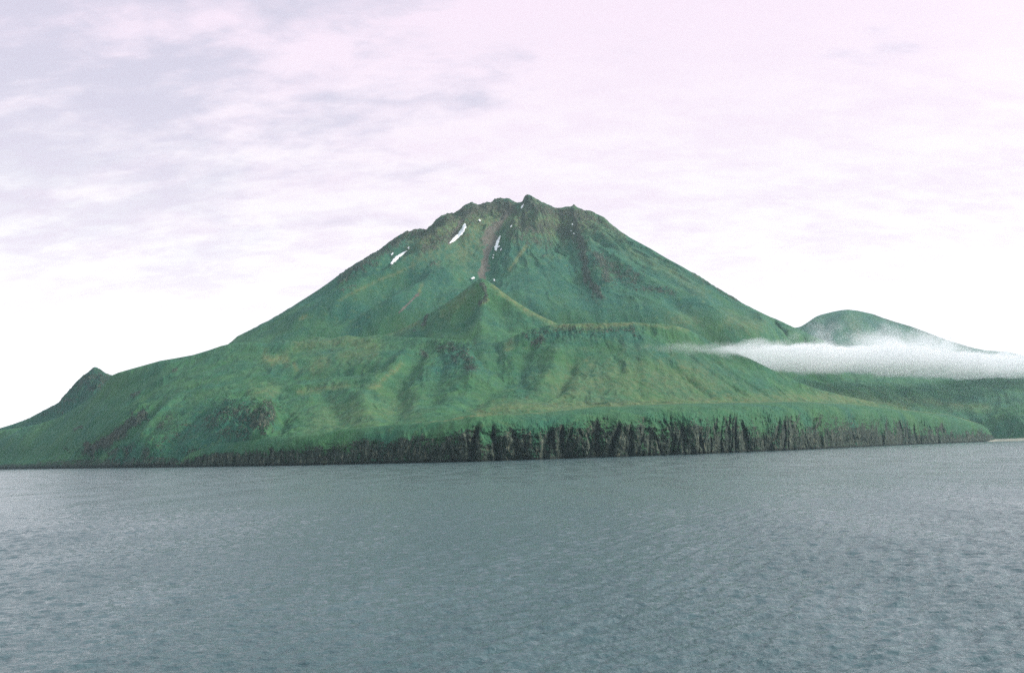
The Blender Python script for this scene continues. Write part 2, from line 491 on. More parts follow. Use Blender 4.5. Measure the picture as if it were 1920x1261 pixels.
# ================================================================== volcano
def build_mountain():
    ua = np.linspace(250, 1760, 1300)
    az, _ = unproj(ua, np.full(ua.shape, 600.0))
    r = np.concatenate([np.linspace(3000, 3600, 90, endpoint=False), np.linspace(3600, 4900, 420, endpoint=False), np.linspace(4900, 7400, 90)])
    AZ, Dm = np.meshgrid(az, r)
    X, Y = Dm * np.sin(AZ), Dm * np.cos(AZ)
    cy = 4700.0
    # profiles from the skyline, heights against distance from the summit ridge (a short east-west segment)
    a, te = unproj(*np.array(SKY_MTN, float).T)
    px = cy * np.tan(a)
    pz = CAM_H + te * cy / np.cos(a)
    xl, xr = px[22] + 30, px[55] - 30                    # ends of the summit ridge
    def prof(side, rho):
        if side < 0:
            q = px < xl; rr = (xl - px[q])[::-1]; zz = pz[q][::-1]
        else:
            q = px > xr; rr = px[q] - xr; zz = pz[q]
        rr = np.concatenate([[0], rr]); zz = np.concatenate([[1200], zz])
        g = np.linspace(0, 3600, 400)
        s = (zz[-1] - zz[-4]) / (rr[-1] - rr[-4])
        zg = np.where(g <= rr[-1], np.interp(g, rr, zz), zz[-1] + (g - rr[-1]) * -0.12)
        zg = gsmooth(zg, 7)
        return np.interp(rho, g, zg)
    ex = np.where(X < xl, X - xl, np.where(X > xr, X - xr, 0))
    ey = Y - cy
    rho = np.hypot(ex, ey)
    ang = np.arctan2(ey, X - 0.5 * (xl + xr))
    wr = 0.5 + 0.5 * np.clip((X - 0.5 * (xl + xr)) / np.maximum(np.hypot(X - 0.5 * (xl + xr), ey), 1), -1, 1)
    Z = prof(-1, rho) * (1 - wr) + prof(1, rho) * wr
    # softer summit ridge: let the crest be craggy
    th = np.arctan2(X - 60, -(ey) + 150)
    up = sst(Z, 500, 1150)
    gul = ridged(th * 7 + 0.7 * fbm(X / 260, Y / 260, 4, 3), rho / 700, 3, seed=21, gain=0.4)
    Z = Z + gul * (12 + 30 * up) * sst(rho, 20, 300)
    Z = Z + fbm(X / 420, Y / 420, 5, seed=2) * 30
    rough = ridged(X / 90, Y / 150, 5, seed=8, gain=0.58)
    U, V = proj(X, Y, Z)
    rockm = np.exp(-np.clip((V - 395) / 70, 0, 9) ** 2)
    Z = Z + rough * (4 + 17 * rockm)
    Z = carve(X, Y, Z, AZ, Dm, [
        # breach and central scree gully
        (-75, 80, [(962, 384), (948, 405), (930, 440), (918, 470), (908, 500), (904, 522)]),
        (-40, 45, [(875, 410), (855, 440), (838, 462)]),
        (-35, 45, [(770, 462), (745, 485), (725, 505)]),
        # ribs on the left flank
        (50, 45, [(893, 415), (868, 440), (838, 463), (800, 485), (760, 505), (700, 535), (640, 560), (560, 600)]),
        (55, 40, [(862, 408), (835, 440), (800, 455), (760, 470)]),
        (30, 40, [(770, 438), (735, 470), (690, 500), (650, 525)]),
        (-26, 55, [(800, 510), (740, 540), (670, 575), (590, 610)]),
        (24, 50, [(850, 500), (800, 530), (750, 560), (700, 590)]),
        # wall east of the gully
        (32, 55, [(995, 385), (975, 420), (955, 450), (935, 480)]),
        (40, 45, [(1035, 395), (1010, 430), (985, 460)]),
        (-35, 50, [(1065, 400), (1050, 430), (1020, 470)]),
        # big rocky rib below the east summit
        (42, 55, [(1080, 395), (1085, 430), (1100, 470), (1120, 510), (1128, 550)]),
        (40, 50, [(1110, 410), (1130, 450), (1160, 490), (1190, 520), (1250, 545)]),
        (-20, 60, [(1058, 420), (1070, 470), (1090, 530), (1105, 570)]),
        (-22, 45, [(1260, 560), (1310, 590), (1340, 630)]),
        (22, 50, [(1200, 480), (1260, 520), (1320, 560)]),
    ])
    Z = crest_fix(AZ, Dm, Z, SKY_MTN, (320, 75), 14, 0.8, 14)
    lo = 3040 + 420 * sst(ua, 1380, 1560)[None, :]
    Z -= 460 * (1 - sst(Dm - lo, 0, 640))
    Z -= 520 * sst(ua, 1425, 1530)[None, :] * (1 - sst(Dm, 3750, 4350))
    Z -= 600 * (1 - sst(ua, 340, 430))[None, :] + 700 * sst(ua, 1540, 1690)[None, :]
    U, V = proj(X, Y, Z)
    strokes = [
        ('G', 0.75, 34, [(800, 450), (860, 425), (940, 410), (1030, 420), (1090, 420)]), ('r', 0.45, 45, [(800, 440), (870, 405), (950, 395), (1040, 405), (1110, 410)]), ('R', 0.40, 34, [(800, 440), (870, 410), (950, 400), (1040, 412), (1110, 415)]),
        ('R', 0.62, 17, [(690, 485), (730, 460), (765, 440), (800, 438), (830, 415), (860, 405)]),
        ('R', 0.62, 14, [(640, 520), (690, 490)]),
        ('R', 0.55, 14, [(800, 462), (840, 445), (862, 425)]),
        ('R', 0.70, 19, [(868, 398), (895, 393), (930, 388), (955, 388)]),
        ('R', 0.66, 17, [(985, 380), (1010, 392), (1040, 402), (1070, 400), (1100, 408)]),
        ('R', 0.60, 20, [(985, 400), (975, 425), (1000, 430), (1030, 425), (1060, 430), (1075, 440)]),
        ('R', 0.48, 14, [(960, 440), (980, 450), (1030, 455)]),
        ('R', 0.80, 9, [(1078, 405), (1080, 430), (1092, 460), (1095, 485), (1098, 510), (1110, 535), (1126, 556)]),
        ('R', 0.72, 11, [(1120, 480), (1135, 500), (1138, 525)]),
        ('R', 0.52, 22, [(1120, 490), (1160, 510), (1185, 525)]),
        ('R', 0.5, 9, [(1205, 540), (1240, 545), (1265, 550)]),
        ('R', 0.5, 7, [(1100, 405), (1140, 425), (1170, 445)]),
        ('R', 0.45, 5, [(1300, 515), (1330, 532), (1380, 562)]),
        ('R', 0.55, 7, [(810, 495), (826, 490)]), ('R', 0.5, 5, [(1018, 481)]),
        ('R', 0.45, 5, [(640, 545), (665, 535)]),
        ('G', 0.55, 3, [(845, 462), (800, 484), (760, 505), (700, 530), (640, 560)]),
        ('G', 0.6, 26, [(865, 440), (885, 450), (870, 475)]),
        ('G', 0.9, 3.2, [(986, 462), (970, 485), (955, 505)]),
        ('G', 0.5, 12, [(1075, 385), (1110, 400), (1150, 430)]),
        ('G', 0.6, 11, [(1000, 378), (1025, 395)]),
        ('G', 0.8, 3.2, [(790, 535), (787, 548)]), ('B', 1.3, 2.0, [(785, 550), (770, 565), (748, 586)]),
        ('G', 0.9, 2.2, [(575, 590), (562, 598)]),
        ('G', 0.4, 14, [(1270, 600), (1300, 605)]), ('G', 0.45, 15, [(1370, 600), (1420, 612)]),
        ('G', 0.35, 10, [(1180, 470), (1250, 505), (1320, 550)]),
        ('G', 0.4, 20, [(1160, 440), (1130, 425)]),
        ('B', 1.0, 8, [(955, 392), (945, 408), (932, 428)]),
        ('B', 0.8, 16, [(925, 428), (915, 440), (912, 450)]),
        ('B', 1.0, 8, [(925, 445), (915, 470), (908, 495), (904, 520)]),
        ('B', 1.0, 4, [(866, 414), (855, 432), (843, 455)]),
        ('r', 0.7, 10, [(945, 405), (925, 430), (900, 432)]),
        ('R', 0.0, 9, [(915, 470), (905, 520)]),
    ]
    cov, ton = paint(U, V, strokes, tone=(1.0, 1.0, 0))
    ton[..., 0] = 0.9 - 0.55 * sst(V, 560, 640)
    edge = fbm(U / 6, V / 6, 3, seed=31)
    cov[..., 0] *= 1 + 0.25 * edge
    Z = roughen(X, Y, Z, cov, 15, 34)
    ton = mottle(th * 900, rho, X, Y, ton, 0.8)
    o = grid_mesh('mountain', X, Y, Z, GROUND, dict(cover=cov, tone=ton))
    tag(o, 'tall green volcano with a ragged rocky summit and a central scree gully', 'volcano', kind='structure')
    return X, Y, Z, U, V, AZ, Dm


MT = build_mountain()


# ================================================================== inner cone in front of the gully
def build_cone():
    crest = [(620, 655, 3500), (680, 640, 3480), (740, 622, 3450), (780, 603, 3420), (810, 585, 3390), (840, 566, 3360), (862, 550, 3340), (880, 536, 3320), (893, 526, 3300),
             (903, 521, 3295), (912, 525, 3290), (925, 533, 3280), (945, 549, 3260), (960, 560, 3240), (985, 576, 3210), (1010, 590, 3180), (1040, 604, 3140), (1080, 616, 3110), (1130, 632, 3100), (1200, 665, 3100)]
    mid = [(620, 690, 3150), (700, 672, 3100), (780, 652, 3060), (840, 626, 3060), (880, 606, 3060), (903, 592, 3060), (930, 600, 3050), (980, 620, 3000), (1040, 640, 2960), (1130, 660, 2900), (1200, 690, 2900)]
    foot = [(620, 740, 2750), (780, 725, 2600), (903, 705, 2500), (1040, 700, 2550), (1200, 720, 2600)]
    back = lambda az, ua, Ds, Zs: (Ds[-1] + 260, Zs[-1] - 170)
    back2 = lambda az, ua, Ds, Zs: (Ds[-1] + 500, Zs[-1] - 260)
    AZ, Dm, Z, X, Y = loft(620, 1200, 620, [(foot, 6), (mid, 5), (crest, 1.0), back, back2], [90, 190, 60, 20])
    U, V = proj(X, Y, Z)
    Z += fbm(X / 150, Y / 150, 5, seed=41) * 20 + ridged(X / 38, Y / 140, 3, seed=43) * 2.2
    Z = carve(X, Y, Z, AZ, Dm, [
        (12, 26, [(905, 535), (908, 560), (900, 590), (890, 620)]), (16, 40, [(875, 552), (855, 585), (838, 620)]), (-15, 20, [(893, 540), (880, 575), (870, 610)]), (10, 22, [(845, 572), (815, 600)]),
        (-14, 24, [(870, 560), (860, 590), (850, 620)]),
        (-12, 24, [(930, 555), (945, 590), (950, 620)]),
        (-14, 26, [(800, 600), (795, 625), (790, 650)]),
        (12, 22, [(825, 585), (812, 610), (800, 640)]),
        (10, 20, [(975, 580), (985, 600), (1000, 620)]),
    ])
    Z = crest_fix(AZ, Dm, Z, [(c[0], c[1]) for c in crest], (200, 60), 8, 0.7)
    U, V = proj(X, Y, Z)
    strokes = [
        ('R', 0.75, 5, [(905, 535), (912, 555), (900, 570)]),
        ('R', 0.75, 4.5, [(808, 572), (800, 590), (796, 606)]), ('R', 0.6, 4, [(776, 620)]), ('R', 0.4, 3, [(825, 575)]),
        ('G', 0.75, 5, [(925, 535), (960, 562), (1000, 588), (1040, 606)]),
        ('G', 0.8, 3, [(915, 562), (900, 572)]), ('G', 0.5, 4, [(820, 562), (840, 570)]),
        ('G', 0.45, 9, [(700, 630), (740, 620), (780, 605)]),
        ('G', 0.4, 9, [(880, 545), (850, 575), (830, 590)]),
    ]
    cov, ton = paint(U, V, strokes, tone=(0.35, 1.0, 0))
    Z = roughen(X, Y, Z, cov)
    ton = mottle(AZ * Dm, Dm, X, Y, ton)
    o = grid_mesh('spur', X, Y, Z, GROUND, dict(cover=cov, tone=ton))
    tag(o, 'pointed green spur hill in front of the scree gully', 'hill', kind='structure')
    return X, Y, Z


build_cone()


# ================================================================== distant hill behind the fog
def build_hill():
    crest = [(1330, 690, 7500), (1420, 650, 7500), (1470, 622, 7500), (1490, 614, 7500), (1500, 612.5, 7500), (1508, 608, 7500), (1520, 600, 7500), (1530, 593, 7500), (1540, 589.5, 7500), (1560, 584.5, 7500), (1575, 581.5, 7500), (1590, 580, 7500), (1610, 582.5, 7500), (1635, 588, 7500), (1655, 596, 7500), (1680, 604, 7500),
             (1710, 612.5, 7500), (1740, 624, 7500), (1760, 632, 7500), (1780, 639, 7500), (1820, 651, 7500), (1845, 656, 7500), (1870, 658, 7500), (1890, 659.5, 7500), (1910, 664, 7500), (1930, 669, 7500), (2000, 688, 7500), (2150, 730, 7500)]
    mid = [(1330, 710, 6700), (1480, 665, 6750), (1590, 640, 6800), (1700, 652, 6800), (1850, 680, 6900), (2000, 708, 7000), (2150, 745, 7000)]
    foot = [(1330, 740, 5900), (1590, 700, 5950), (1850, 715, 6200), (2150, 765, 6500)]
    back = lambda az, ua, Ds, Zs: (Ds[-1] + 700, Zs[-1] - 330)
    AZ, Dm, Z, X, Y = loft(1330, 2150, 560, [(foot, 4), (mid, 8), (crest, 2.0), back], [60, 160, 40])
    Z += fbm(X / 420, Y / 420, 5, seed=51) * 30 + ridged(X / 130, Y / 420, 3, seed=52) * 8
    Z = carve(X, Y, Z, AZ, Dm, [(-30, 70, [(1540, 600), (1530, 640), (1520, 670)]), (28, 70, [(1590, 584), (1570, 620), (1555, 650)]), (-26, 70, [(1640, 600), (1650, 640), (1660, 670)])])
    Z = crest_fix(AZ, Dm, Z, [(c[0], c[1]) for c in crest], (300, 120), 8, 1.2)
    U, V = proj(X, Y, Z)
    strokes = [('R', 0.42, 3.5, [(1640, 592), (1700, 611), (1760, 633), (1820, 653)]), ('G', 0.4, 12, [(1600, 600), (1610, 630)])]
    cov, ton = paint(U, V, strokes, tone=(0.8, 1.0, 0))
    Z = roughen(X, Y, Z, cov)
    ton = mottle(AZ * Dm, Dm, X, Y, ton)
    o = grid_mesh('hill', X, Y, Z, GROUND, dict(cover=cov, tone=ton))
    tag(o, 'distant rounded green hill rising behind the white fog bank', 'hill', kind='structure')


build_hill()


# ================================================================== rocky crag on the left skyline
def build_crag():
    crest = [(-200, 850, 4700), (-80, 823, 4700), (0, 802, 4650), (22, 795.5, 4600), (40, 789, 4600), (55, 783, 4550), (72, 774, 4500), (84, 768, 4450), (97, 761.5, 4400), (110, 755, 4350), (116, 746, 4350), (124, 738, 4330), (134, 727, 4320), (142, 717, 4300), (150, 709, 4300), (155, 705, 4300), (164, 699, 4300), (170, 694, 4300), (174, 690, 4300),
             (178, 688, 4300), (183, 689, 4300), (190, 694, 4300), (198, 700, 4300), (207, 703.5, 4300), (230, 712, 4300), (300, 740, 4300)]
    mid = [(-200, 862, 4400), (0, 822, 4350), (110, 782, 4100), (178, 738, 4080), (207, 740, 4080), (300, 775, 4080)]
    foot = [(-200, 872, 4150), (0, 850, 4000), (110, 830, 3850), (178, 800, 3850), (300, 820, 3850)]
    back = lambda az, ua, Ds, Zs: (Ds[-1] + 300, Zs[-1] - 190)
    AZ, Dm, Z, X, Y = loft(-200, 300, 520, [(foot, 4), (mid, 5), (crest, 0.3), back], [50, 200, 40])
    Z += fbm(X / 110, Y / 110, 5, seed=61) * 13 + ridged(X / 42, Y / 60, 5, seed=63, gain=0.65) * 17
    Z = carve(X, Y, Z, AZ, Dm, [(30, 26, [(178, 692), (165, 715), (145, 745)]), (-22, 22, [(155, 710), (140, 735), (120, 760)]), (22, 20, [(195, 705), (180, 730)]), (18, 20, [(120, 750), (90, 775)])])
    Z = crest_fix(AZ, Dm, Z, [(c[0], c[1]) for c in crest], (160, 40), 9, 0.25)
    U, V = proj(X, Y, Z)
    strokes = [('R', 0.36, 30, [(110, 760), (150, 725), (185, 705)]), ('R', 0.52, 18, [(165, 710), (180, 705), (200, 712)]), ('R', 0.58, 12, [(172, 728), (185, 722), (200, 715)]), ('R', 0.5, 6, [(130, 732), (155, 712), (175, 694)]),
               ('R', 0.42, 10, [(140, 750), (160, 738)]), ('R', 0.4, 7, [(80, 778), (110, 762)])]
    cov, ton = paint(U, V, strokes, base=(0.06, 0, 0), tone=(1.0, 0.88, 0))
    Z = roughen(X, Y, Z, cov, 14)
    ton = mottle(AZ * Dm, Dm, X, Y, ton)
    o = grid_mesh('crag', X, Y, Z, GROUND, dict(cover=cov, tone=ton))
    tag(o, 'pointed dark rocky crag standing on the left skyline', 'crag', kind='structure')


build_crag()

# ================================================================== foreland: foothills and the left headland
CLIFF_TOP = [(330, 862), (350, 851), (372, 841), (395, 834), (440, 827), (470, 823), (500, 820), (560, 816), (600, 813), (650, 806), (700, 801), (760, 795), (800, 792), (850, 787), (900, 785), (950, 782),
             (1000, 780), (1060, 778), (1100, 777), (1150, 775), (1200, 774), (1250, 773), (1300, 771), (1350, 770), (1400, 769), (1450, 768), (1500, 767), (1550, 766), (1600, 768), (1650, 771), (1700, 776), (1750, 781), (1780, 784),
             (1800, 788), (1820, 793), (1840, 799), (1852, 806), (1862, 818), (1870, 826)]


def build_foreland():
    crest = [(-200, 868, 4500), (-100, 832, 4200), (0, 806, 4000), (33, 802, 3950), (70, 795, 3850), (110, 783, 3750), (157, 755, 3650), (187, 731, 3550), (200, 714, 3520), (209, 703.5, 3500), (222, 698, 3470), (250, 690, 3450),
             (300, 676, 3400), (330, 671, 3400), (362, 665, 3400), (392, 656, 3400), (415, 648, 3400), (436, 643, 3400), (475, 640, 3400), (500, 643, 3400), (535, 637, 3400), (560, 640, 3400), (600, 632, 3400), (625, 634, 3400), (650, 628, 3400), (680, 632, 3360), (705, 627, 3350), (740, 631, 3250), (790, 632, 3120),
             (850, 636, 2950), (905, 643, 2850), (940, 640, 2800), (962, 630, 2800), (985, 620, 2800), (1010, 613, 2800), (1040, 608, 2800), (1080, 606.5, 2800), (1120, 605, 2800), (1180, 603.5, 2800), (1240, 607, 2820), (1270, 611, 2850), (1290, 617, 2880),
             (1310, 627, 2900), (1335, 641, 2930), (1370, 656, 2950), (1400, 669, 2950), (1430, 684, 2950), (1450, 694, 2950), (1475, 706, 2950), (1500, 717, 2950), (1530, 728, 3000), (1570, 738, 3100), (1620, 749, 3250), (1700, 768, 3600), (1760, 795, 3800)]
    upper = [(-200, 872, 4300), (0, 820, 3880), (110, 800, 3600), (200, 745, 3350), (300, 705, 3200), (400, 680, 3180), (500, 668, 3150), (600, 662, 3120), (700, 655, 3050), (800, 660, 2880), (905, 668, 2700),
             (985, 648, 2680), (1060, 630, 2700), (1180, 628, 2700), (1270, 640, 2720), (1350, 672, 2780), (1450, 712, 2830), (1530, 736, 2930), (1620, 754, 3170), (1700, 773, 3560), (1760, 799, 3760)]
    shelf = [(-200, 876, 4200), (0, 845, 3780), (100, 828, 3400), (200, 795, 3000), (300, 752, 2850), (400, 733, 2780), (500, 727, 2740), (600, 722, 2700), (700, 715, 2650), (760, 712, 2580), (850, 715, 2420), (950, 712, 2400), (1060, 705, 2420),
             (1180, 703, 2440), (1300, 712, 2500), (1400, 728, 2600), (1500, 742, 2800), (1620, 758, 3090), (1700, 777, 3520), (1760, 803, 3720)]
    low = [(-200, 879, 4150), (0, 862, 3740), (100, 853, 3260), (200, 835, 2760), (300, 800, 2520), (380, 785, 2420), (420, 762, 2480), (500, 757, 2480), (525, 790, 2260), (600, 775, 2280), (700, 765, 2220), (850, 760, 2100), (950, 755, 2130), (1060, 748, 2180),
           (1180, 745, 2260), (1300, 748, 2370), (1400, 752, 2480), (1500, 756, 2700), (1620, 765, 3010), (1700, 784, 3470), (1760, 808, 3680)]

    def shore(az, ua, Ds, Zs):
        Dd = shore_D(ua)
        w = sst(ua, 300, 400)
        ct = rail_pts([(a, b + 6, 2000) for a, b in CLIFF_TOP], az)[1]        # not used for D
        a, te = unproj(*np.array(CLIFF_TOP, float).T)
        te = np.interp(az, a, te)
        D2 = Dd + 60 + 230 * sst(ua, 800, 1200)
        z2 = CAM_H + D2 * te - 12 + 10 * sst(ua, 800, 1200)
        return Dd * (1 - w) + D2 * w, 0.5 * (1 - w) + z2 * w

    def under(az, ua, Ds, Zs):
        return shore_D(ua) - 8 + 60 * sst(ua, 300, 400), np.full(az.shape, -22.0)
    back = lambda az, ua, Ds, Zs: (Ds[-1] + 300, Zs[-1] - 110)
    back2 = lambda az, ua, Ds, Zs: (Ds[-1] + 500, Zs[-1] - 150)
    AZ, Dm, Z, X, Y = loft(-200, 1760, 1500, [under, shore, (low, 8), (shelf, 9), (upper, 8), (crest, 2.2), back, back2], [14, 120, 120, 110, 100, 30, 12])
    U, V = proj(X, Y, Z)
    am = sst(V, shore_v(U) + 3, shore_v(U) - 25)
    Z += (fbm(X / 260, Y / 260, 5, seed=71) * 13 + fbm(X / 60, Y / 60, 4, seed=72) * 5.5 + ridged((AZ * Dm + 50 * fbm(X / 130, Y / 130, 4, 4)) / 46, Dm / 260, 4, seed=73) * 5.0) * am
    # bluff country: rough ground by the left shore
    bl = np.maximum(np.exp(-((U - 455) / 75) ** 2 - ((V - 795) / 45) ** 2), 0.95 * np.exp(-((U - 270) / 170) ** 2 - ((V - 852) / 24) ** 2))
    bl = np.maximum(bl, np.exp(-(seg_dist(U, V, [(150, 865), (200, 825), (265, 780)])[0] / 22) ** 2))
    Z += bl * ridged(X / 45, Y / 60, 5, seed=74, gain=0.62) * 25
    cr = np.exp(-((V - 625) / 22) ** 2) * sst(U, 950, 1000) * (1 - sst(U, 1220, 1290))
    Z += cr * ridged(X / 30, Y / 80, 4, seed=75, gain=0.6) * 7
    mb = np.exp(-((U - 860) / 55) ** 2 - ((V - 665) / 28) ** 2)
    Z += mb * ridged(X / 32, Y / 70, 4, seed=76, gain=0.6) * 13
    Z = carve(X, Y, Z, AZ, Dm, [
        # gully and rib system on the central face
        (-17, 30, [(800, 640), (770, 680), (748, 720), (742, 760), (742, 790)]),
        (14, 30, [(770, 650), (735, 690), (700, 720), (680, 760)]),
        (-12, 26, [(905, 650), (935, 680), (940, 715), (900, 745), (850, 770)]),
        (15, 26, [(870, 650), (890, 690), (880, 730)]),
        (-14, 26, [(1000, 625), (985, 655), (975, 690), (965, 720)]),
        (-9, 14, [(1080, 660), (1065, 700), (1040, 740)]),
        (-3, 14, [(1155, 625), (1160, 670), (1165, 700)]),
        (-4, 14, [(1185, 620), (1195, 680), (1200, 745)]),
        (-9, 13, [(1240, 660), (1280, 700), (1340, 745)]),
        (-8, 12, [(1280, 650), (1330, 690), (1400, 740)]),
        (-8, 12, [(1300, 640), (1360, 685), (1450, 745)]),
        (12, 24, [(1050, 640), (1035, 690), (1010, 740)]),
        (-11, 26, [(830, 665), (820, 710), (800, 760)]),
        # west shelves
        (-13, 30, [(440, 650), (520, 650), (600, 642), (700, 636)]),
        (12, 30, [(460, 735), (560, 728), (640, 722), (710, 712)]),
        (-14, 32, [(520, 700), (600, 700), (680, 690), (740, 680)]),
        (10, 22, [(640, 722), (670, 745), (690, 780)]),
        (-9, 20, [(600, 730), (630, 770), (640, 800)]),
        # headland gullies
        (-26, 26, [(300, 745), (270, 785), (230, 820), (180, 850), (150, 868)]),
        (18, 28, [(330, 740), (300, 780), (260, 820), (210, 855)]),
        (-18, 26, [(380, 770), (340, 800), (320, 840), (300, 870)]),
        (16, 22, [(280, 830), (270, 850), (262, 872)]),
        (-16, 24, [(245, 825), (240, 850), (232, 872)]),
        (-14, 26, [(330, 700), (290, 720), (250, 745)]),
        (16, 22, [(510, 765), (495, 795), (470, 825)]),
        (-16, 20, [(530, 780), (515, 810), (480, 835)]),
        (-14, 24, [(200, 770), (150, 810), (90, 850)]),
        (-26, 12, [(1485, 714), (1520, 722), (1550, 732)]),
        (-8, 24, [(1200, 610), (1250, 625), (1290, 640)]),
    ])
    Z = crest_fix(AZ, Dm, Z, [(c[0], c[1]) for c in crest], (220, 90), 8, 1.5)
    Z = np.where(Z < 0.3, np.minimum(Z, 0.3) - 0.2, Z) if False else Z
    U, V = proj(X, Y, Z)
    strokes = [
        # dark bluff
        ('R', 0.50, 26, [(400, 790), (430, 775), (470, 775), (500, 770)]), ('R', 0.46, 22, [(420, 810), (460, 810)]),
        ('R', 0.85, 10, [(497, 775), (490, 790), (478, 800)]), ('R', 0.62, 12, [(505, 760), (512, 780), (490, 805)]),
        ('d', 1.0, 50, [(370, 800), (450, 800), (340, 850), (250, 860)]), 
        # red and grey rock gully on the headland
        ('R', 0.95, 11, [(165, 845), (190, 835), (220, 815), (245, 797), (268, 778)]), ('r', 0.85, 9, [(160, 835), (175, 828)]), ('r', 0.4, 8, [(175, 840), (215, 818)]),
        ('R', 0.8, 4, [(140, 806), (152, 800)]), ('R', 0.6, 5, [(250, 742), (262, 736)]), ('R', 0.5, 5, [(325, 695), (332, 692)]), ('R', 0.4, 5, [(120, 840), (130, 845)]),
        ('R', 0.6, 9, [(240, 840), (238, 860)]), ('R', 0.62, 10, [(275, 850), (265, 872)]), ('R', 0.5, 14, [(350, 850), (400, 850)]),
        ('R', 0.34, 26, [(300, 830), (360, 800)]), ('R', 0.55, 8, [(70, 872), (150, 866), (230, 864), (330, 864)]), ('R', 0.5, 9, [(205, 850), (250, 835)]), ('R', 0.45, 10, [(300, 800), (320, 780)]),
        # crater-rim rocks
        ('R', 0.42, 9, [(985, 628), (1020, 622), (1060, 618), (1120, 618), (1180, 618)]),
        ('R', 0.66, 7, [(1000, 645), (1015, 638)]), ('R', 0.45, 5, [(1185, 612), (1190, 630)]), ('d', 1.0, 20, [(1000, 630), (1100, 628), (1190, 630)]),
        # mottled outcrops of the central face
        ('R', 0.50, 13, [(825, 650), (860, 655), (875, 670), (885, 690)]), ('R', 0.66, 6, [(876, 690), (888, 694)]), ('R', 0.6, 5, [(893, 645), (898, 655)]),
        ('R', 0.5, 6, [(848, 670), (856, 680)]), ('R', 0.5, 5, [(915, 686), (918, 680)]), ('R', 0.5, 7, [(790, 660), (800, 668)]), ('d', 1, 38, [(840, 670), (900, 680)]),
        ('R', 0.4, 5, [(595, 630), (620, 627)]),
        # dry grass
        ('G', 0.75, 6, [(1040, 612), (1080, 609), (1130, 612), (1180, 607)]), ('G', 0.5, 5, [(1190, 606), (1290, 616)]),
        ('G', 0.85, 9, [(500, 672), (515, 674), (535, 672)]), ('G', 0.9, 4, [(552, 683), (554, 690)]), ('G', 0.5, 12, [(590, 690), (610, 675)]),
        ('G', 0.6, 5, [(560, 735), (600, 728), (650, 722)]), ('G', 0.85, 6, [(700, 725), (712, 722)]), ('G', 0.6, 5, [(715, 712), (740, 695), (752, 682)]),
        ('G', 0.45, 10, [(480, 735), (520, 733)]), ('G', 0.45, 14, [(700, 650), (660, 640), (560, 645)]), ('G', 0.4, 12, [(640, 668), (700, 662)]),
        ('G', 0.42, 40, [(1060, 730), (1120, 715), (1240, 710), (1330, 730)]), ('G', 0.45, 18, [(1280, 690), (1320, 700)]),
        ('G', 0.6, 12, [(900, 775), (950, 765), (1050, 760), (1200, 755), (1400, 750), (1550, 745), (1640, 752)]),
        ('G', 0.3, 30, [(700, 770), (760, 765), (600, 790)]), ('G', 0.5, 8, [(1100, 675), (1110, 690)]),
        ('G', 0.55, 6, [(958, 640), (950, 655)]), ('b', 1.08, 30, [(560, 780), (700, 770), (820, 770)]),
        
        
        
        
        ('d', 0.9, 5, [(1485, 714), (1520, 720), (1548, 730)]), 
        ('d', 0.7, 40, [(1240, 660), (1340, 690), (1420, 720)]), ('d', 0.7, 30, [(1000, 690), (980, 730)]),
    ]
    cov, ton = paint(U, V, strokes, tone=(0.35, 1.0, 0))
    # rocky, wave-cut foot along the left shore
    h = Z
    sh = (1 - sst(h, 4, 26 + 10 * fbm(X / 60, Y / 60, 3, 8))) * (1 - sst(U, 330, 420))
    cov[..., 0] = np.maximum(cov[..., 0], 0.75 * sh)
    wet = 1 - sst(h, 2.5, 7)
    ton[..., 1] *= 1 - 0.7 * wet * (1 - sst(U, 330, 420))
    Z = roughen(X, Y, Z, cov)
    ton = mottle(AZ * Dm, Dm, X, Y, ton)
    o = grid_mesh('foothills', X, Y, Z, GROUND, dict(cover=cov, tone=ton))
    tag(o, 'broad grassy green foothills and headland below the volcano', 'foothills', kind='structure')


build_foreland()


